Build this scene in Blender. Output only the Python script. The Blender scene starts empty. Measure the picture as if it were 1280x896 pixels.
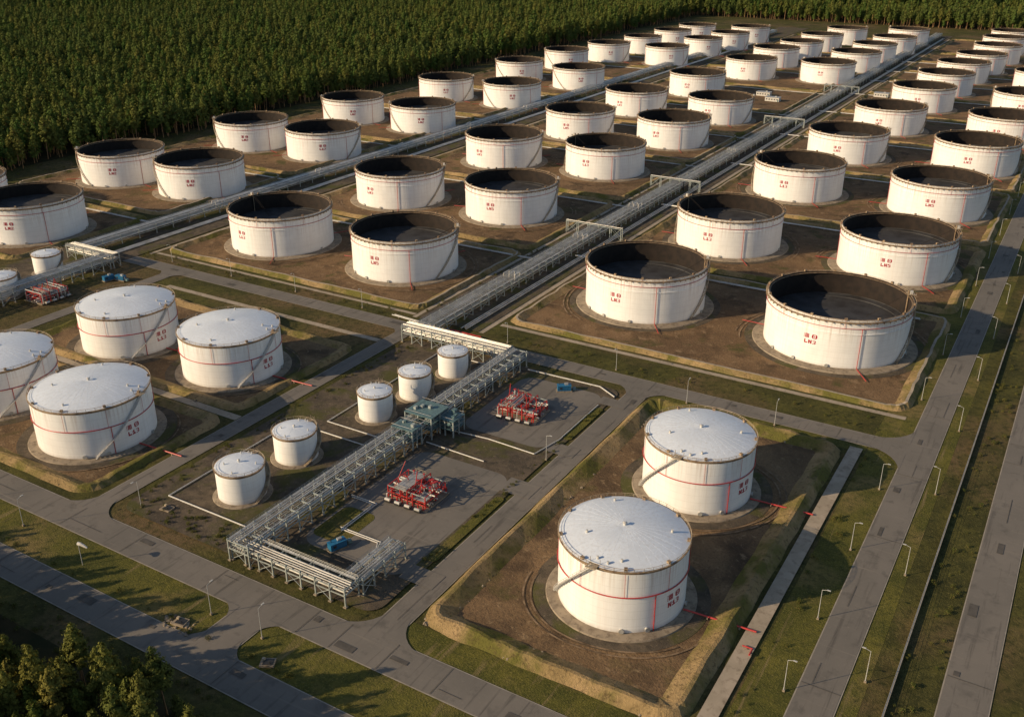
import bpy, bmesh, math, random
import numpy as np
from mathutils import Vector
random.seed(7); rng=np.random.default_rng(5)
sc=bpy.context.scene
R_=math.radians
CAMH=195.0
AZ=R_(30.9)

# ---------------------------------------------------------------- materials
def newmat(name):
    m=bpy.data.materials.new(name); m.use_nodes=True
    nt=m.node_tree; b=nt.nodes['Principled BSDF']
    return m,nt,b
def N(nt,t,**kw):
    n=nt.nodes.new(t)
    for k,v in kw.items(): setattr(n,k,v)
    return n
def ramp(nt,src,a,b):
    r=N(nt,'ShaderNodeMapRange'); r.inputs[1].default_value=a; r.inputs[2].default_value=b
    nt.links.new(src,r.inputs[0]); return r.outputs[0]
def mix(nt,f,a,b,mode='MIX'):
    m=N(nt,'ShaderNodeMix',data_type='RGBA',blend_type=mode)
    if isinstance(f,float): m.inputs[0].default_value=f
    else: nt.links.new(f,m.inputs[0])
    for i,c in ((6,a),(7,b)):
        if isinstance(c,tuple): m.inputs[i].default_value=(*c,1)
        else: nt.links.new(c,m.inputs[i])
    return m.outputs[2]
def noise(nt,co,scale,detail=4,rough=.6,dist=0):
    n=N(nt,'ShaderNodeTexNoise'); n.inputs['Scale'].default_value=scale
    n.inputs['Detail'].default_value=detail; n.inputs['Roughness'].default_value=rough
    n.inputs['Distortion'].default_value=dist
    nt.links.new(co,n.inputs['Vector']); return n.outputs[0]
def scaled(nt,co,s):
    m=N(nt,'ShaderNodeVectorMath',operation='MULTIPLY'); m.inputs[1].default_value=s
    nt.links.new(co,m.inputs[0]); return m.outputs[0]
def terrain(name,layers,base,rough=.95,bump=.4,bs=1.5,bd=.3):
    """layers: (colour, scale, lo, hi)"""
    m,nt,b=newmat(name); g=N(nt,'ShaderNodeNewGeometry'); co=g.outputs['Position']
    c=base
    for col,s,lo,hi in layers:
        st=(1,1,1)
        if isinstance(s,tuple): st=s; s=1.0
        n=noise(nt,scaled(nt,co,st),s,6,.62,.3)
        c=mix(nt,ramp(nt,n,lo,hi),c,col)
    nt.links.new(c,b.inputs['Base Color']); b.inputs['Roughness'].default_value=rough
    b.inputs['Specular IOR Level'].default_value=.12
    if bump:
        bp=N(nt,'ShaderNodeBump'); bp.inputs['Strength'].default_value=bump; bp.inputs['Distance'].default_value=bd
        nt.links.new(noise(nt,co,bs,6,.7),bp.inputs['Height']); nt.links.new(bp.outputs[0],b.inputs['Normal'])
    return m
M={}
M['ground']=terrain('ground_grass',[((.1,.093,.026),.05,.42,.62),((.15,.103,.052),.018,.48,.64),((.035,.038,.013),.35,.46,.72),((.17,.145,.052),.9,.56,.75)],(.06,.058,.019),bump=.8,bs=1.2,bd=.5)
M['verge']=terrain('verge_grass',[((.15,.135,.03),.05,.4,.64),((.2,.15,.06),.03,.52,.66),((.05,.055,.017),.45,.46,.75),((.22,.185,.06),1.6,.52,.75),((.24,.18,.09),(.25,.02,.25),.6,.72)],(.08,.083,.02),bump=.9,bs=1.6,bd=.5)
M['soil']=terrain('bare_soil',[((.23,.145,.078),.03,.4,.6),((.075,.05,.03),.06,.5,.66),((.3,.205,.12),.22,.56,.72),((.085,.078,.028),.045,.56,.66),((.085,.058,.036),1.1,.5,.72),((.33,.24,.15),2.5,.6,.75)],(.15,.095,.053),bump=.8,bs=.9,bd=.5)
M['soil2']=terrain('bare_soil_light',[((.25,.16,.086),.035,.4,.6),((.085,.057,.035),.05,.46,.64),((.32,.225,.13),.3,.56,.72),((.09,.08,.028),.03,.56,.66),((.095,.065,.042),1.3,.48,.72),((.36,.26,.16),2.6,.6,.75)],(.17,.11,.06),bump=.9,bs=.8,bd=.5)
M['track']=terrain('wheel_track_soil',[((.11,.075,.047),.25,.42,.6)],(.27,.19,.12),bump=.4,bs=2)
M['berm']=terrain('berm_grass_soil',[((.38,.265,.135),.06,.42,.6),((.14,.13,.034),.05,.46,.6),((.09,.063,.032),.6,.52,.74)],(.28,.2,.095),bump=.9,bs=1.2,bd=.6)
M['asphalt']=terrain('asphalt',[((.2,.18,.157),.03,.4,.62),((.13,.119,.106),.16,.55,.7),((.23,.205,.175),.9,.6,.78),((.11,.1,.09),(.5,.03,.5),.56,.7),((.22,.195,.165),(.03,.6,.5),.6,.72)],(.165,.151,.133),rough=.85,bump=.15,bs=4,bd=.1)
M['patch']=terrain('asphalt_repair',[((.09,.083,.075),.4,.4,.6)],(.115,.105,.095),rough=.85,bump=.1)
M['path']=terrain('concrete_path',[((.42,.35,.27),.1,.4,.6),((.24,.195,.145),.4,.5,.7)],(.34,.285,.215),rough=.9,bump=.2,bs=3,bd=.1)
M['kerb']=terrain('kerb_concrete',[((.36,.32,.27),.3,.4,.6)],(.28,.25,.205),rough=.9,bump=0)
M['gravel']=terrain('dark_gravel',[((.14,.11,.078),.1,.4,.6),((.055,.048,.037),.3,.48,.7),((.085,.083,.03),.05,.5,.6),((.2,.16,.11),.7,.58,.74)],(.09,.073,.055),bump=.7,bs=2,bd=.3)
M['ffloor']=terrain('forest_floor',[((.06,.045,.02),.1,.4,.6)],(.03,.03,.012),bump=0)
M['concrete']=terrain('foundation_concrete',[((.33,.27,.2),.2,.4,.6),((.14,.11,.08),.5,.5,.7)],(.25,.205,.155),bump=.2,bs=3,bd=.1)

def paintmat(name,base,dirt,streak=1.0,top=25.,rough=.45,seams=True):
    m,nt,b=newmat(name); tc=N(nt,'ShaderNodeTexCoord'); co=tc.outputs['Object']
    oi=N(nt,'ShaderNodeObjectInfo')
    ad=N(nt,'ShaderNodeVectorMath',operation='ADD'); nt.links.new(co,ad.inputs[0])
    sv=N(nt,'ShaderNodeVectorMath',operation='SCALE'); sv.inputs[0].default_value=(37,53,11)
    nt.links.new(oi.outputs['Random'],sv.inputs['Scale']); nt.links.new(sv.outputs[0],ad.inputs[1]); cr=ad.outputs[0]
    st=noise(nt,scaled(nt,cr,(.9,.9,.035)),1.0,5,.7)
    sx=N(nt,'ShaderNodeSeparateXYZ'); nt.links.new(co,sx.inputs[0])
    gt=ramp(nt,sx.outputs[2],top*.45,top)           # stronger near rim
    mu=N(nt,'ShaderNodeMath',operation='MULTIPLY'); nt.links.new(ramp(nt,st,.46,.74),mu.inputs[0])
    ma=N(nt,'ShaderNodeMath',operation='MULTIPLY_ADD'); nt.links.new(gt,ma.inputs[0]); ma.inputs[1].default_value=.85*streak; ma.inputs[2].default_value=.17*streak
    nt.links.new(ma.outputs[0],mu.inputs[1])
    c=mix(nt,mu.outputs[0],base,dirt)
    c=mix(nt,ramp(nt,noise(nt,cr,.12,4),.4,.75),c,tuple(x*.88 for x in base))
    lo=ramp(nt,sx.outputs[2],2.2,0.0)
    ml=N(nt,'ShaderNodeMath',operation='MULTIPLY'); nt.links.new(lo,ml.inputs[0]); nt.links.new(noise(nt,cr,.5,3),ml.inputs[1])
    c=mix(nt,ml.outputs[0],c,(.3,.24,.18))
    if seams:
        d=N(nt,'ShaderNodeMath',operation='DIVIDE'); nt.links.new(sx.outputs[2],d.inputs[0]); d.inputs[1].default_value=2.8
        fr=N(nt,'ShaderNodeMath',operation='FRACT'); nt.links.new(d.outputs[0],fr.inputs[0])
        lt=N(nt,'ShaderNodeMath',operation='LESS_THAN'); nt.links.new(fr.outputs[0],lt.inputs[0]); lt.inputs[1].default_value=.05
        c=mix(nt,lt.outputs[0],c,mix(nt,.16,c,(.25,.22,.2)))
    nt.links.new(c,b.inputs['Base Color']); b.inputs['Roughness'].default_value=rough
    b.inputs['Specular IOR Level'].default_value=.3
    return m
M['white']=paintmat('tank_white_paint',(.87,.87,.86),(.36,.23,.14))
M['roof']=paintmat('tank_roof_paint',(.72,.78,.86),(.5,.48,.46),.6,rough=.4,seams=False)
def simple(name,c,rough=.6,metal=0.,var=.25,scale=1.2,c2=None):
    m,nt,b=newmat(name); tc=N(nt,'ShaderNodeTexCoord')
    c2=c2 or tuple(x*(1-var) for x in c)
    nt.links.new(mix(nt,ramp(nt,noise(nt,tc.outputs['Object'],scale,5,.65),.4,.65),c,c2),b.inputs['Base Color'])
    b.inputs['Roughness'].default_value=rough; b.inputs['Metallic'].default_value=metal
    return m
M['rust']=simple('weathered_rim',(.36,.26,.16),.8,c2=(.13,.08,.05),scale=.6)
M['rail']=simple('railing_steel',(.45,.37,.26),.6,c2=(.25,.17,.1),scale=.5)
M['inner']=simple('inner_shell_shaded_brown',(.022,.014,.010),.9,c2=(.009,.006,.005),scale=.25)  # brown inner wall, near black as the interior's shade is put into its colour
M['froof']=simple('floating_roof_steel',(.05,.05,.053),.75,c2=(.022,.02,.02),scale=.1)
M['red']=simple('red_paint',(.5,.03,.03),.5,c2=(.3,.03,.025))
M['markred']=simple('red_marking_paint',(.4,.015,.03),.6)
M['steel']=simple('galvanised_steel',(.5,.5,.48),.45,.3,c2=(.3,.3,.28),scale=.3)
M['pipe']=simple('pipe_cladding',(.66,.64,.6),.42,.3,c2=(.42,.4,.36),scale=.15)
M['frame']=simple('rack_frame',(.38,.42,.4),.55,.1,c2=(.24,.27,.26),scale=.3)
M['panel']=simple('grey_panel',(.13,.22,.23),.5,c2=(.09,.14,.14))
M['blue']=simple('blue_paint',(.02,.16,.32),.45)
M['wpipe']=simple('white_pipe',(.62,.6,.56),.5)
M['dark']=simple('dark_metal',(.03,.03,.03),.5)
M['lampw']=simple('lamp_pole_paint',(.5,.5,.48),.5)
M['bark']=simple('pine_bark',(.34,.2,.09),.9,c2=(.18,.11,.06))
def leafmat(name,a,b2,c3):
    m,nt,b=newmat(name); oi=N(nt,'ShaderNodeObjectInfo'); g=N(nt,'ShaderNodeNewGeometry')
    c=mix(nt,oi.outputs['Random'],a,b2)
    c=mix(nt,ramp(nt,noise(nt,g.outputs['Position'],.012,3),.45,.65),c,c3)
    c=mix(nt,ramp(nt,noise(nt,g.outputs['Position'],.5,2),.42,.7),c,mix(nt,.3,c,(.012,.018,.006)))
    nt.links.new(c,b.inputs['Base Color']); b.inputs['Roughness'].default_value=.8; b.inputs['Specular IOR Level'].default_value=.08
    tr=N(nt,'ShaderNodeBsdfTranslucent'); nt.links.new(c,tr.inputs[0]); ms=N(nt,'ShaderNodeMixShader'); ms.inputs[0].default_value=.12
    nt.links.new(b.outputs[0],ms.inputs[1]); nt.links.new(tr.outputs[0],ms.inputs[2]); nt.links.new(ms.outputs[0],nt.nodes['Material Output'].inputs[0])
    return m
M['leaf']=leafmat('pine_needles',(.08,.14,.03),(.17,.17,.04),(.11,.145,.038))
M['leafn']=leafmat('pine_needles_near',(.11,.145,.03),(.22,.19,.045),(.15,.16,.04))
M['shrub']=leafmat('shrub_leaves',(.08,.1,.025),(.15,.14,.04),(.1,.11,.03))

# ---------------------------------------------------------------- mesh builder
class MB:
    def __init__(s): s.v=[]; s.f=[]; s.m=[]; s.mats=[]
    def mi(s,k):
        if k not in s.mats: s.mats.append(k)
        return s.mats.index(k)
    def add(s,vs,fs,k):
        o=len(s.v); i=s.mi(k); s.v.extend(vs)
        for f in fs: s.f.append(tuple(a+o for a in f)); s.m.append(i)
    def box(s,c,d,k,rz=0):
        cx,cy,cz=c; x,y,z=d[0]/2,d[1]/2,d[2]/2; ca,sa=math.cos(rz),math.sin(rz); vs=[]
        for dz in(-z,z):
            for dx,dy in((-x,-y),(x,-y),(x,y),(-x,y)):
                vs.append((cx+dx*ca-dy*sa,cy+dx*sa+dy*ca,cz+dz))
        s.add(vs,[(3,2,1,0),(4,5,6,7),(0,1,5,4),(1,2,6,5),(2,3,7,6),(3,0,4,7)],k)
    def cyl(s,p0,p1,r,k,n=8,r2=None,caps=True):
        p0=Vector(p0);p1=Vector(p1); d=(p1-p0).normalized()
        u=d.cross(Vector((0,0,1)) if abs(d.z)<.9 else Vector((1,0,0))).normalized(); w=d.cross(u)
        r2=r if r2 is None else r2; vs=[]
        for p,q in((p0,r),(p1,r2)):
            for i in range(n):
                a=2*math.pi*i/n; vs.append(tuple(p+u*(q*math.cos(a))+w*(q*math.sin(a))))
        fs=[(i,i+n,(i+1)%n+n,(i+1)%n) for i in range(n)]
        if caps: fs+= [tuple(range(n)),tuple(range(2*n-1,n-1,-1))]
        s.add(vs,fs,k)
    def lathe(s,prof,k,n=96,a0=0,a1=2*math.pi):
        full=abs(a1-a0-2*math.pi)<1e-6; cnt=n if full else n+1; vs=[];fs=[]
        for r,z in prof:
            for i in range(cnt):
                a=a0+(a1-a0)*i/n; vs.append((r*math.cos(a),r*math.sin(a),z))
        for j in range(len(prof)-1):
            for i in range(n):
                i2=(i+1)%cnt; fs.append((j*cnt+i,j*cnt+i2,(j+1)*cnt+i2,(j+1)*cnt+i))
        s.add(vs,fs,k)
    def ring(s,R,z,r,k,n=96,a0=0,a1=2*math.pi,m=5):
        s.lathe([(R+r*math.cos(t),z+r*math.sin(t)) for t in [-2*math.pi*j/m for j in range(m+1)]],k,n,a0,a1)
    def mesh(s,name,smooth=True):
        me=bpy.data.meshes.new(name); me.from_pydata(s.v,[],s.f)
        for k in s.mats: me.materials.append(M[k])
        me.polygons.foreach_set('material_index',s.m)
        if smooth:
            me.polygons.foreach_set('use_smooth',[True]*len(s.f)); me.set_sharp_from_angle(angle=R_(32))
        me.update(); return me
def place(name,me,loc=(0,0,0),rz=0,scl=(1,1,1)):
    o=bpy.data.objects.new(name,me); o.location=loc; o.rotation_euler=(0,0,rz); o.scale=scl
    sc.collection.objects.link(o); return o

# ---------------------------------------------------------------- glyph marks
G={'a':["1011111","0010101","1011111","0010101","1011111","0010101","1011111"],
   'b':["0111110","1100011","1101011","1101011","1101011","1100011","0111110"],
   'L':["110000","110000","110000","110000","110000","111111","111111"],
   'N':["110011","111011","111011","111111","110111","110111","110011"],
   '1':["001100","011100","111100","001100","001100","111111","111111"],
   '3':["111110","000011","000011","011110","000011","000011","111110"],
   '5':["111111","110000","111110","000011","000011","110011","011110"],
   '7':["111111","000011","000110","001100","001100","011000","011000"],
   '2':["011110","110011","000011","001110","011000","110000","111111"]}
def marks(mb,R,ang,z,size,txt2):
    def glyph(g,u,zt,w,h):
        rows=G[g]; nr=len(rows); nc=len(rows[0]); pw=w/nc; ph=h/nr
        for r,row in enumerate(rows):
            c=0
            while c<nc:
                if row[c]=='1':
                    e=c
                    while e+1<nc and row[e+1]=='1': e+=1
                    q=[]
                    for uu,zz in((c,r+1.02),(e+1,r+1.02),(e+1,r),(c,r)):
                        a=ang+(u+uu*pw)/R; q.append(((R+.07)*math.cos(a),(R+.07)*math.sin(a),zt-zz*ph))
                    mb.add(q,[(0,1,2,3)],'markred'); c=e
                c+=1
    s=size
    glyph('a',-1.5*s,z,s*1.15,s); glyph('b',.3*s,z,s*1.15,s)
    for i,ch in enumerate(txt2): glyph(ch,(-1.3+i*.92)*s,z-1.4*s,s*.75,s*.9)

def stair(mb,R,h,a0,a1,k='rail'):
    n=44
    for side in(R+.15,R+1.35):
        for up in(0,1.1):
            pts=[]
            for i in range(n+1):
                t=i/n; a=a0+(a1-a0)*t; pts.append((side*math.cos(a),side*math.sin(a),.5+t*(h-.2)+up))
            if up and side<R+1: continue
            for p,q in zip(pts,pts[1:]): mb.cyl(p,q,.16 if up==0 else .07,k,4,caps=False)
    for i in range(n):
        t=(i+.5)/n; a=a0+(a1-a0)*t
        mb.box(((R+.75)*math.cos(a),(R+.75)*math.sin(a),.5+t*(h-.2)),(1.2,.9,.08),k,a)
        if i%3==0:
            x,y=(R+1.35)*math.cos(a),(R+1.35)*math.sin(a); z=.5+t*(h-.2)
            mb.cyl((x,y,z),(x,y,z+1.1),.06,k,4,caps=False)
            x2,y2=R*math.cos(a),R*math.sin(a); mb.cyl((x2,y2,z-1.3),(x,y,z-.1),.08,k,4,caps=False)
def railing(mb,R,z,n,k='rail'):
    for i in range(n):
        a=2*math.pi*i/n; x,y=R*math.cos(a),R*math.sin(a); mb.cyl((x,y,z),(x,y,z+1.2),.08,k,4,caps=False)
    mb.ring(R,z+1.2,.08,k,96,m=4); mb.ring(R,z+.65,.055,k,96,m=4)
def nozzles(mb,R,angs):
    for a in angs:
        c,s=math.cos(a),math.sin(a)
        mb.cyl((R*c,R*s,1.6),((R+.7)*c,(R+.7)*s,1.6),.55,'wpipe',10)
        mb.cyl(((R+.55)*c,(R+.55)*s,1.6),((R+.8)*c,(R+.8)*s,1.6),.8,'steel',10)

def open_tank(R,h,drop,mark,txt,st0,st1,redz,near=True):
    mb=MB()
    mb.lathe([(R+9,.1),(R+9,.13),(R+5.2,.14)],'gravel',64)
    mb.lathe([(R+5.4,.05),(R+5,.55),(R-.2,.75)],'concrete',96)
    mb.lathe([(R,.6),(R,h)],'white',96)
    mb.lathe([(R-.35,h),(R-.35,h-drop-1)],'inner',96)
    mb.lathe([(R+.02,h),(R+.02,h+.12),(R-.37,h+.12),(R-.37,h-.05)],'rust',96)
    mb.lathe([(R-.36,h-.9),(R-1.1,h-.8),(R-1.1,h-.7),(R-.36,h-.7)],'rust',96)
    # wind girder walkway with brackets
    mb.lathe([(R+.02,h-1.9),(R+1.0,h-1.2),(R+1.0,h-1.0),(R+.02,h-1.0)],'rust',96)
    for i in range(64):
        a=2*math.pi*i/64; mb.box(((R+.5)*math.cos(a),(R+.5)*math.sin(a),h-1.75),(.9,.1,.6),'rust',a)
    railing(mb,R+.9,h-1.0,60)
    mb.ring(R+.3,h-redz,.14,'red',96)
    mb.lathe([(R+.01,h-7.3),(R+.28,h-7.2),(R+.28,h-7.05),(R+.01,h-7.0)],'white',96)
    for i in range(14):   # foam chambers
        a=2*math.pi*(i+.3)/14; c,s=math.cos(a),math.sin(a)
        if i%2: mb.cyl(((R+.3)*c,(R+.3)*s,h-redz),((R+.3)*c,(R+.3)*s,h+.9),.07,'red',5,caps=False)
        mb.box(((R+.1)*c,(R+.1)*s,h+.5),(.9,1.2,1.0),'rust',a)
    for i in range(3):
        a=mark+R_(38)+i*R_(118); c,s=math.cos(a),math.sin(a)
        mb.cyl(((R+.4)*c,(R+.4)*s,.6),((R+.4)*c,(R+.4)*s,h-redz),.15,'red',5,caps=False)
        mb.cyl(((R+.5)*c,(R+.5)*s,.8),((R+13)*c,(R+13)*s,.8),.18,'red',6)
    # floating roof
    zr=h-drop
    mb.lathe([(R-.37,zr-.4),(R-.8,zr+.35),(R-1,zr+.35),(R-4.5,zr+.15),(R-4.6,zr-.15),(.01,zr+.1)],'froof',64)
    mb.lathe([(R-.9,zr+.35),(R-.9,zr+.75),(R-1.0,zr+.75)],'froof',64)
    for i in range(10):
        a=2*math.pi*i/10; c,s=math.cos(a),math.sin(a)
        mb.cyl((R*.8*c,R*.8*s,zr-.3),(R*.8*c,R*.8*s,zr+.6),.1,'froof',5)
    # gauging platform + rolling ladder
    a=st1; c,s=math.cos(a),math.sin(a)
    mb.box(((R+.2)*c,(R+.2)*s,h+.5),(3.6,4.2,.2),'rail',a)
    for dx in(-1.8,1.8):
        for dy in(-2,0,2):
            x=(R+.2+dx)*c-dy*s; y=(R+.2+dx)*s+dy*c; mb.cyl((x,y,h+.5),(x,y,h+1.8),.08,'rail',4)
    mb.cyl(((R-1)*c,(R-1)*s,zr),((R-1)*c,(R-1)*s,h+2.2),.3,'rust',8)
    mb.box(((R+.3)*c,(R+.3)*s,h+1.3),(1.2,1.2,1.5),'wpipe',a)
    for off in(-.5,.5):
        p0=Vector(((R-1.5)*c-off*s,(R-1.5)*s+off*c,h+.4)); p1=Vector((.42*R*c-off*s,.42*R*s+off*c,zr+.4))
        mb.cyl(p0,p1,.08,'inner',4)
        for t in range(1,14):
            if off>0: continue
            p=p0.lerp(p1,t/14); q=p+Vector((-s,c,0)); mb.cyl(p,q,.06,'inner',4)
    stair(mb,R,h,st0,st1)
    nozzles(mb,R,[mark+R_(d) for d in(-35,-12,15,95,170,230)])
    marks(mb,R,mark,h*.62,2.1,txt)
    return mb.mesh('open_top_tank_mesh')

def dome_tank(R,h,mark,txt,st0,st1,big=True):
    mb=MB(); ap=3.6 if big else 1.6
    if big: mb.lathe([(R+8,.1),(R+8,.13),(R+ap-.1,.14)],'gravel',64)
    mb.lathe([(R+ap+.3,.05),(R+ap,.5),(R-.1,.65)],'concrete',96)
    mb.lathe([(R,.5),(R,h)],'white',96)
    rise=R*.13; prof=[]
    for i in range(13):
        t=i/12; prof.append((R*(1-t)+.02,h+.12+rise*(1-(1-t)**2)))
    mb.lathe([(R+.02,h)]+prof,'roof',72)
    mb.lathe([(R+.01,h-.9),(R+.45,h-.15),(R+.45,h+.05),(R-.5,h+.2)],'rust',96)
    nr=36 if big else 12
    for i in range(nr):
        a=2*math.pi*i/nr; c,s=math.cos(a),math.sin(a)
        for j in range(1,11):
            t0=j/12; t1=(j+1)/12; r0=R*(1-t0); r1=R*(1-t1)
            z0=h+.1+rise*(1-(1-t0)**2); z1=h+.1+rise*(1-(1-t1)**2)
            mb.cyl((r0*c,r0*s,z0),(r1*c,r1*s,z1),.045,'roof',4,caps=False)
    railing(mb,R+.3,h+.05,44 if big else 20)
    if big:
        mb.ring(R+.3,h*.6,.2,'red',96)
        for i in range(9):
            a=2*math.pi*(i+.4)/9; c,s=math.cos(a),math.sin(a)
            mb.cyl(((R+.3)*c,(R+.3)*s,h*.6),((R+.3)*c,(R+.3)*s,h-.8),.06,'red',5,caps=False)
            mb.box(((R-.4)*c,(R-.4)*s,h+.75),(1.0,1.0,.8),'rust',a)
        a=mark-R_(22);c,s=math.cos(a),math.sin(a)
        mb.cyl(((R+.4)*c,(R+.4)*s,.6),((R+.4)*c,(R+.4)*s,h*.6),.17,'red',5)
        a=0.06;c,s=math.cos(a),math.sin(a)
        mb.cyl(((R+.4)*c,(R+.4)*s,.9),((R+23)*c,(R+23)*s,.9),.3,'red',6)
        for d in range(3,23,5): mb.box(((R+d)*c,(R+d)*s,.4),(.5,.9,.8),'concrete',a)
        marks(mb,R,mark,h*.5,2.0,txt)
    zt=h+rise
    mb.cyl((0,0,zt),(0,0,zt+.9),.45 if big else .3,'wpipe',10); mb.cyl((0,0,zt+.9),(0,0,zt+1.2),.8 if big else .5,'wpipe',10,r2=.3)
    for a,rr in((.4,.72),(2.2,.8),(3.9,.6),(5.1,.82),(st1,.86),(st1+.2,.9)):
        z=h+rise*(1-rr**2); mb.cyl((R*rr*math.cos(a),R*rr*math.sin(a),z),(R*rr*math.cos(a),R*rr*math.sin(a),z+1.0),.4 if big else .2,'wpipe',8)
    stair(mb,R,h,st0,st1,'wpipe' if big else 'rail')
    a=st1;c,s=math.cos(a),math.sin(a)
    pw=3.2 if big else 1.8
    mb.box(((R+.4)*c,(R+.4)*s,h+.25),(pw,pw,.2),'rail',a)
    for dx in(-.5,.5):
        for dy in(-.5,.5):
            x=(R+.4+dx*pw)*c-dy*pw*s; y=(R+.4+dx*pw)*s+dy*pw*c; mb.cyl((x,y,h+.25),(x,y,h+1.9),.09,'rail',4)
    if big: nozzles(mb,R,[mark+R_(d) for d in(-50,-28,25,150)])
    return mb.mesh('fixed_roof_tank_mesh')

D=R_
oR=[open_tank(33,25,d,D(m),t,D(s0),D(s1),rz) for d,m,t,s0,s1,rz in((12,-94,'LN3',-20,32,4.2),(11,-92,'L13',-150,-190,5.5),(10,-90,'LN5',-25,25,4.8))]
oA=[open_tank(33,25,d,D(-55),t,D(s0),D(s1),5) for d,t,s0,s1 in((11,'L17',-20,30),(9,'LN2',-90,-140))]
dF=dome_tank(20,22.6,D(-15),'N13',D(-150),D(-92))
dL=dome_tank(23,20.8,D(0),'L13',D(-40),D(15))
dS=dome_tank(7.6,12,0,'N1',D(-20),D(95),False)

T_R=[(-91.5,466,34.2),(-194,466,32.3),(-88.5,596,33),(-190.8,591,33),(-88.6,741,33),(-188.6,740,33),(-83.6,890,33),(-186,881,33),(-75.3,1021,33),(-179,1021,33),
 (-72,1170,32),(-172,1158,32),(-168,1276,31),(-70,1345,31),(-164,1385,31),(-155,1478,31),(-148,1590,31),(-150,1700,31),(-150,1800,31),(-55,1480,31),(-50,1600,31),(-50,1720,31),(-45,1840,31)]
T_M=[(-343,448,31.7),(-439.5,445,32.3),(-347,579,32.5),(-438,570,32.5),(-344.4,725,32.5),(-434,712,32.5),(-338.6,856,33),(-429.5,845,32.5),(-339.8,985,32.5),(-431.6,980,32.5),
 (-418,1123,32),(-311,1299,33),(-405,1280,32),(-303,1412,32),(-409,1401,31),(-301.6,1518,30),(-399,1489,30),(-294.6,1620,31),(-398.7,1601,31),(-297,1745,31),(-385,1705,31)]
T_A=[(-600,378,33),(-690,385,30),(-585,512,32.5),(-667,506,32.5),(-585,654,32.3),(-665,648,32.3),(-578,794,32),(-662,789,31),(-569,951,32),(-654,946,31),(-561,1096,31.5),(-654,1111,30),
 (-650,1232,30),(-546,1337,30),(-633,1330,30),(-538,1457,28),(-626,1434,28),(-527,1545,29),(-620,1538,29),(-529,1651,31),(-613,1628,30)]
random.seed(3)
for L,ms in((T_R,oR),(T_M,oR),(T_A,oA)):
    for i,(x,y,r) in enumerate(L):
        me=ms[0] if (L is T_R and i<2) else random.choice(ms)
        place('open_top_storage_tank',me,(x,y,0),random.uniform(-.08,.08),(r/33,r/33,1+random.uniform(-.02,.02)))
for x,y in((-98.3,231.3),(-100.7,302)): place('domed_storage_tank',dF,(x,y,0))
for x,y in((-327.7,215.3),(-391.7,216.4),(-326,289.4),(-392.8,286)): place('domed_storage_tank',dL,(x,y,0))
for x,y,r,h in((-237.9,285,7.3,12),(-235.2,309.7,7.2,12),(-233.4,337,7,11.5),(-243.7,242.2,8.4,12),(-242.3,211.6,8.8,12.4),(-518.4,329.6,8,12),(-505.6,291,9,12),(-520,255,9,12)):
    place('small_storage_tank',dS,(x,y,.12),random.uniform(-.4,.4),(r/7.6,r/7.6,h/12))

# ---------------------------------------------------------------- ground sheets
zc=[.02]
def sheet(name,polys,k,z=None):
    mb=MB()
    if z is None: zc[0]+=.008; z=zc[0]
    for p in polys: mb.add([(x,y,z) for x,y in p],[tuple(range(len(p)))],k)
    return place(name,mb.mesh(name,False))
def rect(x0,x1,y0,y1): return [(x0,y0),(x1,y0),(x1,y1),(x0,y1)]
def rrect(x0,x1,y0,y1,r,n=6):
    p=[]
    for cx,cy,a in((x1-r,y1-r,0),(x0+r,y1-r,90),(x0+r,y0+r,180),(x1-r,y0+r,270)):
        for i in range(n+1):
            t=D(a+90*i/n); p.append((cx+r*math.cos(t),cy+r*math.sin(t)))
    return p
place('ground',(lambda mb:(mb.add([(-9000,-6000,0),(9000,-6000,0),(9000,12000,0),(-9000,12000,0)],[(0,1,2,3)],'ground'),mb.mesh('ground',False))[1])(MB()))
sheet('forest_floor',[rect(-6000,-772,-200,8000),rect(-771.9,6000,2040,8000),rect(-700,-130,-100,124)],'ffloor')
sheet('roadside_grass',[rect(-700,-53,146,164.5),rect(-52,-22,100,1900),rect(-146,-52.5,176,186),rect(-146,-52.5,360,366)],'verge')

def berm(name,x0,x1,y0,y1,w=6,h=1.8,k='berm',r=9,top=None):
    mb=MB(); offs=[(0,.0),(w*.36,h),(w*.36+1.2,h),(w+1.2,.0)]; loops=[]
    for o,z in offs:
        pts=rrect(x0+o,x1-o,y0+o,y1-o,max(r-o,1.5),6); L=[]
        for i in range(len(pts)):
            a=pts[i]; b=pts[(i+1)%len(pts)]; m_=16 if i%7==6 else 1
            for j in range(m_): L.append((a[0]+(b[0]-a[0])*j/m_,a[1]+(b[1]-a[1])*j/m_,z))
        loops.append(L)
    n=len(loops[0])
    for i in range(n):
        dz=random.uniform(-.35,.35); dx=random.uniform(-.5,.5); dy=random.uniform(-.5,.5)
        for L in loops[1:3]: L[i]=(L[i][0]+dx,L[i][1]+dy,L[i][2]+dz)
        ex=random.uniform(-.8,.8)
        for L,sg in((loops[0],1),(loops[3],-1)): L[i]=(L[i][0]+ex*.5,L[i][1]+ex*.5,L[i][2])
    for L in loops: mb.v.extend(L)
    for j in range(3):
        kk=mb.mi(k if (j!=1 or not top) else top)
        for i in range(n): mb.f.append((j*n+i,j*n+(i+1)%n,(j+1)*n+(i+1)%n,(j+1)*n+i)); mb.m.append(kk)
    return place(name,mb.mesh(name,False))

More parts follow.
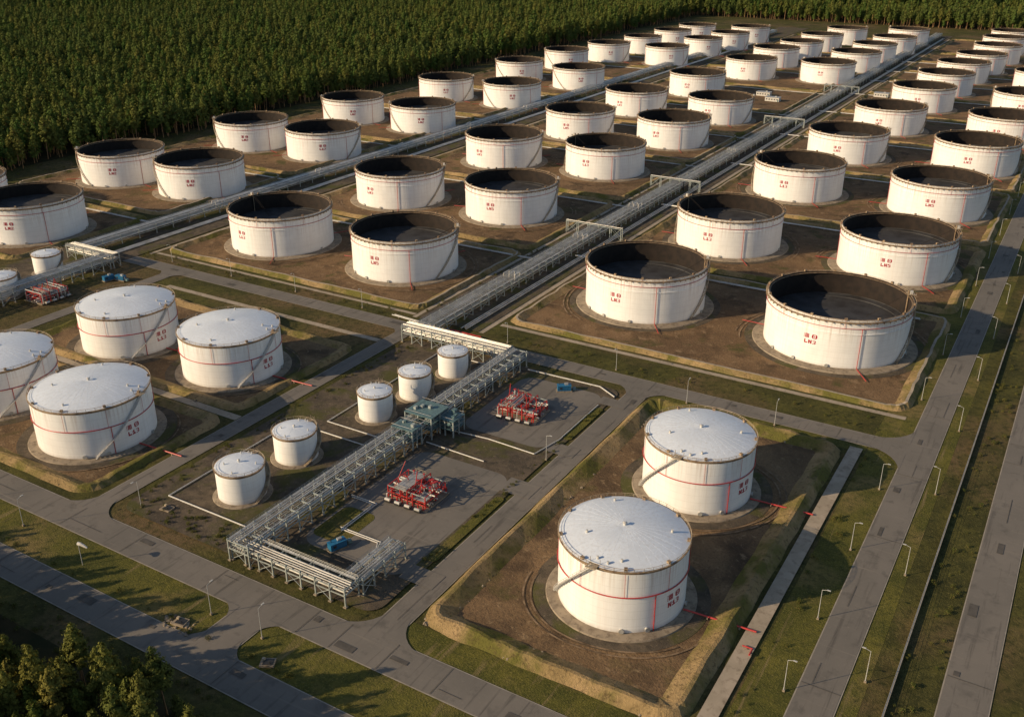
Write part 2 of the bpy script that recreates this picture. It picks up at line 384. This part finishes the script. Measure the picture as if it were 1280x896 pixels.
def basin(x0,x1,y0,y1,k='soil',bk='berm',top='path',w=6,h=2.0):
    sheet('tank_basin_soil',[rrect(x0+2,x1-2,y0+2,y1-2,8)],k)
    berm('earth_berm',x0,x1,y0,y1,w,h,bk,top=top)
basin(-146,-60,186,361,'soil2',w=8,h=2.6,top=None)
for y0,y1 in((180,251),(256,338)): basin(-440,-290,y0,y1,'soil2',w=6,h=1.6,top=None)
rowsR=[(402,526),(532,662),(668,812),(818,952),(958,1092),(1098,1222),(1228,1335),(1340,1430),(1436,1535),(1540,1650),(1655,1850)]
for i,(a,b) in enumerate(rowsR): basin(-245,-44,a,b,top='path' if i in(0,2,3,6) else None)
rowsM=[(392,506),(512,642),(648,784),(790,914),(920,1048),(1054,1200),(1206,1345),(1350,1450),(1455,1555),(1560,1660),(1665,1790)]
for i,(a,b) in enumerate(rowsM): basin(-492,-292,a,b,top='path' if i in(0,3,5) else None)
rowsA=[(330,438),(444,574),(580,718),(724,865),(871,1020),(1026,1165),(1170,1280),(1285,1385),(1390,1495),(1500,1590),(1595,1700)]
for i,(a,b) in enumerate(rowsA): basin(-725,-556 if a<900 else -520,a,b,top='path' if i in(1,4) else None)
def arcstrip(cx,cy,r,a0,a1,w,n=40,el=1.0):
    ou=[];inn=[]
    for i in range(n+1):
        t=D(a0+(a1-a0)*i/n); rr=r*(1+.03*math.sin(3*t+cx)); ou.append((cx+(rr+w/2)*math.cos(t),cy+el*(rr+w/2)*math.sin(t))); inn.append((cx+(rr-w/2)*math.cos(t),cy+el*(rr-w/2)*math.sin(t)))
    return [[ou[i],ou[i+1],inn[i+1],inn[i]] for i in range(n)]
tracks=[]
for cx,cy,r,a0,a1 in((-100,302,29,-120,60),(-100,302,31.2,-110,70),(-98,231,28,-30,-170),(-98,231,30.3,-10,-170),(-326,289,31,-90,80),(-327,215,31,-100,60),(-392,216,32,100,250)):
    tracks.append(arcstrip(cx,cy,r,a0,a1,.6))
for x,y,r in T_R[:8]+T_M[:8]:
    a=random.uniform(0,360); tracks+=[arcstrip(x,y,r+11,a,a+190,.8),arcstrip(x,y,r+13.2,a+5,a+180,.8)]
for i,t in enumerate(tracks): sheet('wheel_tracks',t,'track',.30+i*.004)
# corridors
sheet('pipe_corridor_ground',[rect(-288,-250,384,1900),rect(-552,-498,300,1900)],'gravel')
sheet('process_yard_ground',[rrect(-274,-158,182,360,6)],'gravel')
for p in (rrect(-203,-162,296,352,7),rrect(-205,-162,200,272,7),rect(-163,-150,262,272),rect(-163,-150,201,209),rect(-163,-150,296,304),rect(-163,-150,344,351)):
    sheet('concrete_yard',[p],'asphalt')
for p in (rrect(-161,-157.2,213,258,1.8),rrect(-161,-157.2,308,340,1.8),rrect(-204,-190,205,225,3)):
    sheet('grass_island',[p],'verge')

roads=[('h',169.7,-700,300,12),('h',141,-700,300,11),('h',371,-560,-33,10),
       ('v',-151,169.7,371,9),('v',-33,-50,2000,11),('v',2,-50,2000,12),('v',-282,169.7,371,8),('v',-190,141,169.7,13),('v',-455,169.7,371,8),('v',-545,371,420,8)]
fil=[]
def fillet(cx,cy,sx,sy,r):
    arc=[]
    for i in range(9):
        t=D(90*i/8); arc.append((cx+sx*r*(1-math.sin(t)),cy+sy*r*(1-math.cos(t))))
    if sx*sy>0: arc=arc[::-1]
    fil.append(((cx,cy),arc))
def junction(vx,vw,hy,hw,quads,r):
    for sx,sy in quads: fillet(vx+sx*vw/2-sx*.4,hy+sy*hw/2-sy*.4,sx,sy,r)
junction(-151,9,169.7,12,[(1,1),(-1,1)],12); junction(-151,9,371,10,[(1,-1),(-1,-1)],11)
junction(-33,11,371,10,[(-1,-1),(-1,1)],16); junction(-282,8,169.7,12,[(1,1),(-1,1)],11)
junction(-282,8,371,10,[(1,-1),(-1,-1)],8); junction(-190,13,169.7,12,[(1,-1),(-1,-1)],8); junction(-190,13,141,11,[(1,1),(-1,1)],8)
junction(-455,8,169.7,12,[(1,1),(-1,1)],9); junction(-455,8,371,10,[(1,-1),(-1,-1)],9)
zk=.20; zr=.24
for i,(o,c,a,b,w) in enumerate(roads):
    for e,k,nm,z in((.35,'kerb','road_kerb',zk+i*.003),(0,'asphalt','asphalt_road',zr+i*.004)):
        hw=w/2+e
        p=rect(a-(e if a>-300 else 0),b+e,c-hw,c+hw) if o=='h' else rect(c-hw,c+hw,a-e,b+e)
        sheet(nm,[p],k,z)
for i,(c0,arc) in enumerate(fil):
    sheet('road_corner',[[c0,arc[j],arc[j+1]] for j in range(len(arc)-1)],'asphalt',.30+i*.003)
# asphalt repair patches and sealed cracks
pp=[]
rp=random.Random(11)
for o,c,a,b,w in roads[:7]:
    a=max(a,-480); b=min(b,900) if o=='v' else min(b,-20)
    t=a+rp.uniform(5,25)
    while t<b-12:
        if rp.random()<.5: L_,W_=rp.uniform(2,7),rp.uniform(1.2,3)
        else: L_,W_=rp.uniform(6,18),rp.uniform(.12,.22)
        q=c+rp.uniform(-w/2+2,w/2-2)
        pp.append(rect(t,t+L_,q-W_/2,q+W_/2) if o=='h' else rect(q-W_/2,q+W_/2,t,t+L_))
        if rp.random()<.6:
            pp.append(rect(t-1,t-.8,c-w/2+.2,c+w/2-.2) if o=='h' else rect(c-w/2+.2,c+w/2-.2,t-1,t-.8))
        t+=L_+rp.uniform(8,34)
for i,p in enumerate(pp): pass
mbp=MB()
for i,p in enumerate(pp): mbp.add([(x,y,.37+(i%9)*.003) for x,y in p],[(0,1,2,3)],'patch')
place('asphalt_repair_patches',mbp.mesh('asphalt_repair_patches',False))
# service paths
sheet('service_path',[rect(-58.5,-53.5,184,362)],'path',.5)
sheet('service_path',[rect(-440,-287,348,351.5),rect(-440,-287,251.5,255.5),rect(-245,-44,397,400),rect(-492,-292,386.5,389),rect(-250,-247,384,1850),rect(-291.5,-289,384,1790),rect(-496,-493.5,384,1790)],'path',.1)

mb=MB(); mb.box((-16,950,.6),(.5,2100,1.2),'kerb')
for y in range(-60,1900,6): mb.cyl((-16,y,1.2),(-16,y,2.8),.07,'steel',4)
for z in(1.6,2.2,2.75): mb.cyl((-16,-100,z),(-16,1900,z),.035,'steel',3)
place('perimeter_fence',mb.mesh('perimeter_fence'))

# ---------------------------------------------------------------- pipe racks
def rack(name,p0,p1,width,zs,npipes,bay=7,pr=.32,brace=True,k='frame',loops=0,rail=True):
    mb=MB(); p0=Vector((*p0,0)); p1=Vector((*p1,0)); L=(p1-p0).length; d=(p1-p0)/L; n=Vector((-d.y,d.x,0)); hw=width/2
    nb=max(1,int(L/bay)); top=zs[-1]; ang=math.atan2(d.y,d.x)
    for i in range(nb+1):
        p=p0+d*(L*i/nb)
        for s_ in(-hw,hw):
            q=p+n*s_; mb.box((q.x,q.y,top/2+.3),(.42,.42,top+.6),k,ang); mb.box((q.x,q.y,.2),(1.2,1.2,.5),'concrete',ang)
        for z in zs: mb.box((p.x,p.y,z),(.38,width+.6,.42),k,ang)
        if brace and i<nb and i%2==0:
            for s_ in(-hw,hw):
                q=p+n*s_; r=p0+d*(L*(i+1)/nb)+n*s_
                mb.cyl((q.x,q.y,.5),(r.x,r.y,zs[0]),.11,k,4); mb.cyl((r.x,r.y,.5),(q.x,q.y,zs[0]),.11,k,4)
    for z in zs:
        for s_ in(-hw,hw):
            a=p0+n*s_; b=p1+n*s_; c=(a+b)/2; mb.box((c.x,c.y,z-.25),(L,.24,.34),k,ang)
        used=[j for j in range(npipes) if not(rail and z==top and j==npipes-1) and not (z==top and random.random()<.22)]
        for j in used:
            o=-hw+.8+(width-1.6)*j/(npipes-1); r=pr*random.choice((.55,.8,1,1.3))
            ext=random.uniform(-.5,.6); zz=z+.22+r
            kk='pipe' if random.random()<.75 else random.choice(('wpipe','steel'))
            if loops:
                t=0.0
                while t<L:
                    t2=min(L,t+loops); a=p0+d*t+n*o; b=p0+d*t2+n*o
                    mb.cyl((a.x,a.y,zz),(b.x,b.y,zz),r,kk,7,caps=False)
                    if t2<L and j%3==0:
                        mb.cyl((b.x,b.y,zz),(b.x,b.y,zz+2),r,kk,6); c=b+d*6; mb.cyl((b.x,b.y,zz+2),(c.x,c.y,zz+2),r,kk,6); mb.cyl((c.x,c.y,zz+2),(c.x,c.y,zz),r,kk,6)
                    t=t2
            else:
                a=p0-d*ext+n*o; b=p1+d*ext+n*o; mb.cyl((a.x,a.y,zz),(b.x,b.y,zz),r,kk,8)
    if rail:
        o=hw-.4; a=p0+n*o; b=p1+n*o; c=(a+b)/2; mb.box((c.x,c.y,top+.32),(L,1.1,.1),'steel',ang)
        for s_ in(hw-.95,hw+.2):
            a=p0+n*s_; b=p1+n*s_
            for z in(.9,1.4): mb.cyl((a.x,a.y,top+z),(b.x,b.y,top+z),.05,'steel',4)
            m_=int(L/2.5)
            for i in range(m_+1):
                q=a+(b-a)*i/m_; mb.cyl((q.x,q.y,top+.3),(q.x,q.y,top+1.4),.05,'steel',4,caps=False)
    return place(name,mb.mesh(name))
rack('pipe_rack',(-212,180),(-212,360),9,(5,8),8,6,.27)
rack('pipe_rack',(-216,358),(-276,358),7,(5.2,8.3),6,6,.27)
rack('pipe_rack',(-216,184),(-168,184),6.5,(4.4,6.4),6,6,.25)
rack('pipe_rack',(-170,188),(-170,210),6.5,(4.2,6.2),6,5.5,.25)
rack('pipe_rack',(-270,362),(-270,700),10,(3.6,6.2),8,8,.28,loops=85)
rack('pipe_rack',(-270,700),(-270,1880),10,(3.6,6.2),8,16,.34,False,loops=120)
rack('pipe_rack',(-495,180),(-495,354),8,(5,8),7,7,.28)
rack('pipe_rack',(-492,356),(-532,356),7,(5.2,8.2),6,7,.28)
rack('pipe_rack',(-530,360),(-530,1790),9,(3.4,5.8),7,14,.36,False,loops=110)
for y in(700,560,985,1215):
    rack('pipe_bridge',(-252,y),(-292,y),2.4,(8.2,),3,8,.22,True,rail=False)
def gpipes(name,pts,offs,r=.4,z=.9,k='pipe',sl=8):
    mb=MB()
    for a,b in zip(pts,pts[1:]):
        a=Vector((*a,0)); b=Vector((*b,0)); L=(b-a).length; d=(b-a)/L; n=Vector((-d.y,d.x,0)); ang=math.atan2(d.y,d.x)
        for o in offs:
            p=a+n*o-d*abs(o); q=b+n*o+d*abs(o); mb.cyl((p.x,p.y,z),(q.x,q.y,z),r,k,7)
        w=max(offs)-min(offs)+2*r+.4; m_=max(1,int(L/sl))
        for i in range(m_):
            p=a+d*(L*(i+.5)/m_)+n*((max(offs)+min(offs))/2); mb.box((p.x,p.y,(z-r)/2),(.4,w,z-r),'concrete',ang)
    return place(name,mb.mesh(name))
gpipes('ground_pipeline',[(-258,384),(-258,1850)],[-1.4,0,1.4],.3,sl=14)
gpipes('ground_pipeline',[(-281,384),(-281,1790)],[-1.2,0,1.2],.26,sl=14)
gpipes('ground_pipeline',[(-514,372),(-514,1700)],[-2,-.7,.7,2],.3,sl=14)
for (a,b) in rowsR[:9]:
    y=b-9; gpipes('branch_pipeline',[(-262,y),(-60,y)],[-.9,.4],.3)
for (a,b) in rowsM[:9]:
    y=b-9; gpipes('branch_pipeline',[(-276,y),(-470,y)],[-.9,.4],.3)
for (a,b) in rowsA[:8]:
    y=b-9; gpipes('branch_pipeline',[(-536,y),(-700,y)],[-.9,.4],.3)
for x,y,r in T_R[:10]+T_M[:10]:
    yb=min([q[1] for q in (rowsR if x>-260 else rowsM) if q[0]<y<q[1]])-9
    gpipes('tank_inlet_pipe',[(x-8,y+r-2),(x-8,yb)],[-.8,.6],.34,z=1.3)
gpipes('ground_pipeline',[(-158,352),(-168,358),(-205,357)],[0],.3,k='wpipe')
gpipes('ground_pipeline',[(-252,376.5),(-300,380)],[0,1],.3,k='wpipe')
gpipes('ground_pipeline',[(-224,196),(-264,196),(-264,262),(-226,262)],[0],.28,.7,'wpipe')
gpipes('ground_pipeline',[(-224,270),(-252,270),(-252,352),(-222,352)],[0],.26,.7,'wpipe')
gpipes('ground_pipeline',[(-206,230),(-196,230),(-196,212),(-180,212),(-176,205)],[0,.9],.2,.7,'wpipe')
gpipes('ground_pipeline',[(-206,290),(-186,292),(-164,291),(-161,306),(-161,342)],[0],.24,.7,'wpipe')
gpipes('ground_pipeline',[(-206,277),(-178,276)],[0],.24,.7,'wpipe')
gpipes('red_fire_main',[(-57,226),(-54,226),(-54,223)],[0],.25,1.0,'red',4)
gpipes('red_fire_main',[(-244,377.5),(-262,377.5),(-262,368)],[0],.3,1.2,'red',5)

mb=MB()
for (cx,cy,h,sx,sy) in ((-212,286,10,13,12),(-203,290,7.5,8,8),(-212,272,8.8,10,6)):
    for dx in(-.5,0,.5):
        for dy in(-.5,0,.5): mb.box((cx+dx*sx,cy+dy*sy,h/2),(.45,.45,h),'frame')
    for z in(h*.45,h*.72,h):
        mb.box((cx,cy,z),(sx+.6,sy+.6,.25),'panel')
        for dx in(-.5,.5): mb.cyl((cx+dx*sx,cy-sy/2,z+1.2),(cx+dx*sx,cy+sy/2,z+1.2),.07,'steel',4)
        for dy in(-.5,.5): mb.cyl((cx-sx/2,cy+dy*sy,z+1.2),(cx+sx/2,cy+dy*sy,z+1.2),.07,'steel',4)
    for _ in range(12):
        x=cx+random.uniform(-.38,.38)*sx; y=cy+random.uniform(-.38,.38)*sy; z=random.choice((h*.45,h*.72,h))+.12; w=random.uniform(.7,1.7)
        mb.box((x,y,z+w/2),(w,w*1.3,w),random.choice(('panel','frame','panel')))
place('rack_platform_tower',mb.mesh('rack_platform_tower'))

# ---------------------------------------------------------------- process skids
def skid(seed):
    rd=random.Random(seed); mb=MB()
    mb.box((0,0,.3),(17,13,.5),'concrete')
    for x in(-7.5,-2.5,2.5,7.5):
        for y in(-5.5,0,5.5): mb.box((x,y,2.6),(.3,.3,4.4),'red')
        for z in(2.6,4.7): mb.box((x,0,z),(.26,11.4,.26),'red')
    for y in(-5.5,0,5.5):
        for z in(2.6,4.7): mb.box((0,y,z+.01),(15.4,.24,.26),'red' if z<3 else 'frame')
    mb.box((-2.5,0,4.95),(4.6,11,.12),'steel'); mb.box((5,-3,3.0),(4.5,5,.12),'steel')
    for i in range(9):
        y=-5+i*1.25; r=rd.choice((.2,.26,.34)); z=rd.choice((1.1,1.6,3.2)); k=rd.choice(('red','pipe','pipe','wpipe'))
        mb.cyl((-8.5,y,z),(8.3,y,z),r,k,8)
        for j in range(3):
            x=rd.uniform(-7,7); zt=z+rd.uniform(1.2,3.4)
            mb.cyl((x,y,z),(x,y,zt),r*.7,k,7); mb.cyl((x,y,zt),(x,y,zt+.15),r*2,'red',8)
            mb.cyl((x-.45,y,z),(x+.45,y,z),r*1.7,'red' if rd.random()<.6 else 'steel',8)
    for i in range(8):
        x=-7.4+i*2.1; z=rd.choice((2.1,3.8,5.4)); k=rd.choice(('red','pipe','red'))
        mb.cyl((x,-6.4,z),(x,6.4,z),.22,k,7)
        for s_ in(-6.4,6.4): mb.cyl((x,s_,z),(x,s_,.5),.22,k,7)
    for i in range(4):
        x=-6+i*4; mb.cyl((x-1,-7.8,1.2),(x+1,-7.8,1.2),.5,'steel' if i%2 else 'pipe',10); mb.box((x,-7.8,.6),(2.2,.9,.5),'dark')
    for p in((-4.8,-5.5),(-.2,-5.5),(-4.8,5.5),(-.2,5.5)): mb.cyl((*p,4.9),(*p,6.1),.07,'rail',4)
    for z in(5.5,6.1):
        for y in(-5.5,5.5): mb.cyl((-4.8,y,z),(-.2,y,z),.06,'rail',4)
        for x in(-4.8,-.2): mb.cyl((x,-5.5,z),(x,5.5,z),.06,'rail',4)
    for i in range(5):
        x=-7+i*3.6; mb.cyl((x,rd.uniform(-5,5),.5),(x,rd.uniform(-4,4),7.5+rd.random()*2.5),.16,'red',6)
    return mb.mesh('process_skid')
for s_,x,y,rz in((1,-185.5,319,.05),(2,-186,243,.0),(3,-481,302,1.57)): place('metering_skid',skid(s_),(x,y,.3),rz,(1.1,1.15,1.15))
def cabin():
    mb=MB(); mb.box((0,0,.25),(7,3.4,.5),'concrete'); mb.box((0,0,1.7),(6,2.6,2.4),'blue'); mb.box((0,0,2.97),(6.3,2.9,.15),'blue')
    for i in range(13): mb.box((-2.8+i*.47,0,1.7),(.12,2.72,2.3),'blue')
    mb.box((3.02,0,1.5),(.08,1,2),'wpipe'); mb.box((-1.5,-1.4,1.9),(1.1,.12,.8),'dark'); mb.box((1,.2,3.4),(1.6,1.2,.7),'steel'); mb.cyl((-2,.4,3),(-2,.4,4.4),.14,'dark',6)
    mb.box((4.6,.2,.9),(1.4,1.6,1.2),'panel'); return mb.mesh('equipment_cabin')
cb=cabin()
for x,y,rz in((-180.5,347,.6),(-190,203,1.2),(-470,342,.1),(-476,338,1.4)): place('blue_equipment_cabin',cb,(x,y,.28),rz)
mb=MB(); mb.box((0,0,.35),(4.2,3.4,.7),'concrete'); mb.box((.2,0,.74),(3.0,2.4,.12),'dark'); mb.box((-1.3,.8,1.0),(.8,.8,.7),'rail'); mb.cyl((.8,-.6,.7),(.8,-.6,1.6),.15,'dark',6); mb.cyl((.8,-.6,1.6),(.8,-.6,1.7),.5,'dark',10)
pit=mb.mesh('valve_pit')
for x,y,rz in((-206,149.5,.2),(-171,150,.5),(-258,190,.1)): place('valve_pit',pit,(x,y,.1),rz)

# ---------------------------------------------------------------- street lamps, windsock
mb=MB(); mb.cyl((0,0,0),(0,0,11),.13,'lampw',8,r2=.07); mb.box((0,0,.3),(.7,.7,.6),'concrete')
mb.cyl((0,0,10.9),(1.5,0,11.4),.06,'lampw',6); mb.box((1.9,0,11.45),(1.1,.4,.16),'lampw'); mb.box((1.95,0,11.35),(.8,.3,.05),'dark')
lamp=mb.mesh('street_lamp')
lamps=[(-293,157,1.57),(-201,157,1.57),(-180,157,1.57),(-267,186,-1.57),(-325,157,1.57),(-129,364,1.57),(-90,364,1.57),(-170,379,-1.57),(-230,380,-1.57),(-322,380,-1.57),(-370,380,-1.57),(-420,380,-1.57),(-470,380,-1.57),(-158,290,0)]
lamps+=[(-41.5,y,0) for y in(176,215,250,291,335)]+[(-41.5,y,0) for y in range(420,1800,56)]+[(-23,y,3.14) for y in range(230,1800,56)]
for x,y,r in lamps: place('street_lamp',lamp,(x,y,.1),r)
mb=MB(); mb.cyl((0,0,0),(0,0,9),.12,'lampw',8); mb.cyl((0,0,8.6),(1.2,.2,8.5),.6,'wpipe',10,caps=False); mb.cyl((1.2,.2,8.5),(2.4,.4,8.2),.55,'wpipe',10,r2=.45,caps=False); mb.cyl((2.4,.4,8.2),(3.6,.6,7.8),.45,'wpipe',10,r2=.3)
place('windsock',mb.mesh('windsock'),(-256,153,.1))

def building():
    mb=MB(); mb.box((0,0,2.2),(16,8,4.4),'wpipe'); mb.box((0,0,4.55),(16.8,8.8,.35),'steel'); 
    for i in range(5): mb.box((-6+i*3,-4.02,2.4),(1.5,.1,1.3),'dark')
    mb.box((6.8,-4.03,1.3),(1.2,.1,2.4),'panel'); mb.box((3,1,5.1),(2,1.4,.9),'steel'); return mb.mesh('service_building')
bm=building()
for x,y in((-325,1120),(-345,1150),(-225,1212)): place('service_building',bm,(x,y,.1))

# ---------------------------------------------------------------- pine trees
def pine(seed,h,rad,bare,fine=1.0,leaf='leaf'):
    rd=random.Random(seed); mb=MB()
    bx,by=rd.uniform(-.4,.4),rd.uniform(-.4,.4)
    mb.cyl((0,0,-.3),(bx*.5,by*.5,h*.5),.34,'bark',6,r2=.24,caps=False); mb.cyl((bx*.5,by*.5,h*.5),(bx,by,h*.97),.24,'bark',5,r2=.03,caps=False)
    nw=13 if fine<1.3 else 16
    for w in range(nw):
        t=w/(nw-1); z=h*(bare+(1-bare)*t*.98)
        prof=(1-t)**.72*(.6+.4*min(1,t*5)); 
        nb=7 if t<.8 else 4
        for b in range(nb):
            a=rd.uniform(0,6.28); L=rad*prof*rd.uniform(.55,1.2)+.4; up=rd.uniform(-.1,.35)+.3*t
            cx,cy=bx*z/h,by*z/h; dx,dy=math.cos(a),math.sin(a)
            if t<.85: mb.cyl((cx,cy,z),(cx+dx*L*.85,cy+dy*L*.85,z+up*L*.8),.06,'bark',3,r2=.015,caps=False)
            nc=max(2,int(L/.8*fine))
            for c in range(nc):
                q=(c+1)/nc; 
                for l in range(int(4*fine)):
                    s_=rd.uniform(.5,1.0)*(1.1-.3*t)/fine**.8
                    p=Vector((cx+dx*L*q+rd.gauss(0,.38),cy+dy*L*q+rd.gauss(0,.38),z+up*L*q+rd.gauss(0,.28)))
                    nrm=(Vector((p.x-cx,p.y-cy,.45*(rad*prof+.5)))).normalized()+Vector((rd.gauss(0,.38),rd.gauss(0,.38),rd.gauss(0,.38)))
                    nrm.normalize(); u=nrm.cross(Vector((rd.gauss(0,1),rd.gauss(0,1),rd.gauss(0,1)))).normalized(); v=nrm.cross(u)
                    vs=[tuple(p+(u*math.cos(k*2.094)+v*math.sin(k*2.094))*s_*rd.uniform(.7,1.2)) for k in range(3)]
                    mb.add(vs,[(0,1,2)],leaf)
    return mb.mesh('pine_tree',False)
def species(name,fine,leaf):
    col=bpy.data.collections.new(name)
    for i,(h,r,b) in enumerate(((26,4.6,.38),(28,4.2,.42),(21,4.4,.32),(30,4.9,.45),(17,3.6,.25))):
        o=bpy.data.objects.new('pine_tree',pine(i,h,r,b,fine,leaf)); col.objects.link(o)
    return col
col=species('pine_tree_species',1.0,'leaf'); colf=species('pine_tree_near_species',1.8,'leafn')
def shrub(seed):
    rd=random.Random(seed); mb=MB()
    for k in range(3): 
        a=rd.uniform(0,6.28); mb.cyl((0,0,-.1),(.5*math.cos(a),.5*math.sin(a),.8),.05,'bark',4,r2=.02,caps=False)
    for k in range(150):
        a=rd.uniform(0,6.28); r=rd.random()**.6; z=rd.random()
        p=Vector((r*math.cos(a)*(1.1-.5*z),r*math.sin(a)*(1.1-.5*z),.15+z*1.1)); vs=[]
        for _ in range(3): vs.append(tuple(p+Vector((rd.gauss(0,1),rd.gauss(0,1),rd.gauss(0,1))).normalized()*rd.uniform(.12,.28)))
        mb.add(vs,[(0,1,2)],'shrub')
    return mb.mesh('shrub',False)
cs=bpy.data.collections.new('shrub_species')
for i in range(3): cs.objects.link(bpy.data.objects.new('shrub',shrub(i)))
def rock(seed):
    rd=random.Random(seed); mb=MB()
    bm_=bmesh.new(); bmesh.ops.create_icosphere(bm_,subdivisions=2,radius=.6)
    for v in bm_.verts: v.co*=rd.uniform(.7,1.25); v.co.z*=.6
    bm_.verts.index_update(); vs=[tuple(v.co) for v in bm_.verts]; fs=[tuple(v.index for v in f.verts) for f in bm_.faces]; bm_.free()
    mb.add(vs,fs,'concrete'); return mb.mesh('rock',False)
cr_=bpy.data.collections.new('rock_species')
for i in range(3): cr_.objects.link(bpy.data.objects.new('rock',rock(i)))
def scatter(name,pts,scales,coll,tilt=.05):
    me=bpy.data.meshes.new(name); me.from_pydata([tuple(p) for p in pts],[],[])
    at=me.attributes.new('sc','FLOAT','POINT'); at.data.foreach_set('value',list(map(float,scales)))
    ob=place(name,me); ng=bpy.data.node_groups.new(name,'GeometryNodeTree')
    ng.interface.new_socket('Geometry',in_out='INPUT',socket_type='NodeSocketGeometry'); ng.interface.new_socket('Geometry',in_out='OUTPUT',socket_type='NodeSocketGeometry')
    gi=ng.nodes.new('NodeGroupInput'); go=ng.nodes.new('NodeGroupOutput'); ip=ng.nodes.new('GeometryNodeInstanceOnPoints'); ci=ng.nodes.new('GeometryNodeCollectionInfo')
    ci.inputs['Collection'].default_value=coll; ci.inputs['Separate Children'].default_value=True; ci.inputs['Reset Children'].default_value=True
    na=ng.nodes.new('GeometryNodeInputNamedAttribute'); na.data_type='FLOAT'; na.inputs['Name'].default_value='sc'
    rv=ng.nodes.new('FunctionNodeRandomValue'); rv.data_type='FLOAT_VECTOR'; rv.inputs[0].default_value=(-tilt,-tilt,0); rv.inputs[1].default_value=(tilt,tilt,6.283)
    l=ng.links.new; l(gi.outputs[0],ip.inputs['Points']); l(ci.outputs[0],ip.inputs['Instance']); ip.inputs['Pick Instance'].default_value=True
    l(rv.outputs[0],ip.inputs['Rotation']); l(na.outputs['Attribute'],ip.inputs['Scale']); l(ip.outputs[0],go.inputs[0])
    md=ob.modifiers.new('scatter','NODES'); md.node_group=ng; return ob
def gridpts(x0,x1,y0,y1,s):
    xs=np.arange(x0,x1,s); ys=np.arange(y0,y1,s); X,Y=np.meshgrid(xs,ys); P=np.stack([X.ravel(),Y.ravel()],1)
    return P+rng.uniform(-.42*s,.42*s,P.shape)
def forestmask(P):
    x,y=P[:,0],P[:,1]; w=6*np.sin(y*.021)+4*np.sin(y*.07)
    m=(x<-764+w)|(y>2040+w)
    f=-math.sin(AZ)*x+math.cos(AZ)*y; r=math.cos(AZ)*x+math.sin(AZ)*y
    az=np.degrees(np.arctan2(r,f)); m&=(az>-40)&(az<38)&(f>0)
    m&=~((np.abs(x+1180)<7)); m&=~((np.abs(x+1900)<18)); m&=~(np.abs(y-2600)<14)
    return m
allp=[];alls=[]
for lo,hi,s,k in((0,1400,8.0,1.05),(1400,2200,9.6,1.18),(2200,4300,13.5,1.55)):
    P=gridpts(-3600,1700,250,4200,s); d=np.hypot(P[:,0],P[:,1]); P=P[(d>=lo)&(d<hi)]; P=P[forestmask(P)]
    keep=rng.random(len(P))>.05; P=P[keep]
    allp.append(np.c_[P,np.zeros(len(P))]); alls.append(rng.uniform(.72,1.2,len(P))*k)
P=gridpts(-520,-128,20,121,5.6); e=117+4*np.sin(P[:,0]*.06)+3*np.sin(P[:,0]*.17); P=P[(P[:,1]<e)&(rng.random(len(P))>.08)]
scatter('pine_forest',np.concatenate(allp),np.concatenate(alls),col)
scatter('pine_forest',np.c_[P,np.zeros(len(P))],rng.uniform(.6,.92,len(P)),colf)
def uni(n,x0,x1,y0,y1): return np.c_[rng.uniform(x0,x1,n),rng.uniform(y0,y1,n),np.full(n,.1)]
S=np.concatenate([uni(160,-420,-170,122,133),uni(40,-420,-40,147.5,150),uni(50,-143,-138,190,356),uni(40,-142,-62,188,193),uni(30,-52,-46,180,360),uni(120,-15,-6,150,700),uni(50,-272,-225,183,194),uni(40,-500,-292,376.5,386),uni(40,-245,-46,377,392),
  uni(40,-290,-286.8,384,900),uni(200,-768,-735,400,1500),uni(50,-274,-268,190,350),uni(30,-161,-158,210,340)])
scatter('roadside_shrubs',S,rng.uniform(.4,1.2,len(S)),cs)
S=np.concatenate([uni(160,-144,-137,186,358),uni(120,-142,-66,186.5,194),uni(60,-140,-66,352,360),uni(60,-440,-292,255,262),uni(40,-212,-200,146,151)])
scatter('rubble_stones',S,rng.uniform(.4,1.3,len(S)),cr_,.6)

# ---------------------------------------------------------------- light
EL=R_(21); TA=R_(42)
d=Vector((math.sin(TA)*math.cos(EL),math.cos(TA)*math.cos(EL),-math.sin(EL)))
sl=bpy.data.lights.new('sun','SUN'); sl.energy=5.0; sl.angle=R_(.4); sl.color=(1,.77,.49)
so=bpy.data.objects.new('sun',sl); so.rotation_euler=d.to_track_quat('-Z','Y').to_euler(); so.location=(0,0,400); sc.collection.objects.link(so)
w=bpy.data.worlds.new('World'); sc.world=w; w.use_nodes=True; nt=w.node_tree
sk=nt.nodes.new('ShaderNodeTexSky'); sk.sky_type='NISHITA'; sk.sun_disc=False; sk.sun_elevation=EL; sk.sun_rotation=math.pi+TA
bg=nt.nodes['Background']; nt.links.new(sk.outputs[0],bg.inputs[0]); bg.inputs[1].default_value=.1
sc.view_settings.view_transform='Standard'; sc.view_settings.look='None'; sc.view_settings.exposure=0
cam=bpy.data.cameras.new('camera'); cam.sensor_width=36; cam.lens=1217/1280*36; cam.clip_end=20000; cam.clip_start=1
co=bpy.data.objects.new('camera',cam); co.location=(0,0,CAMH); co.rotation_euler=(R_(90-24.6),0,AZ); sc.collection.objects.link(co); sc.camera=co
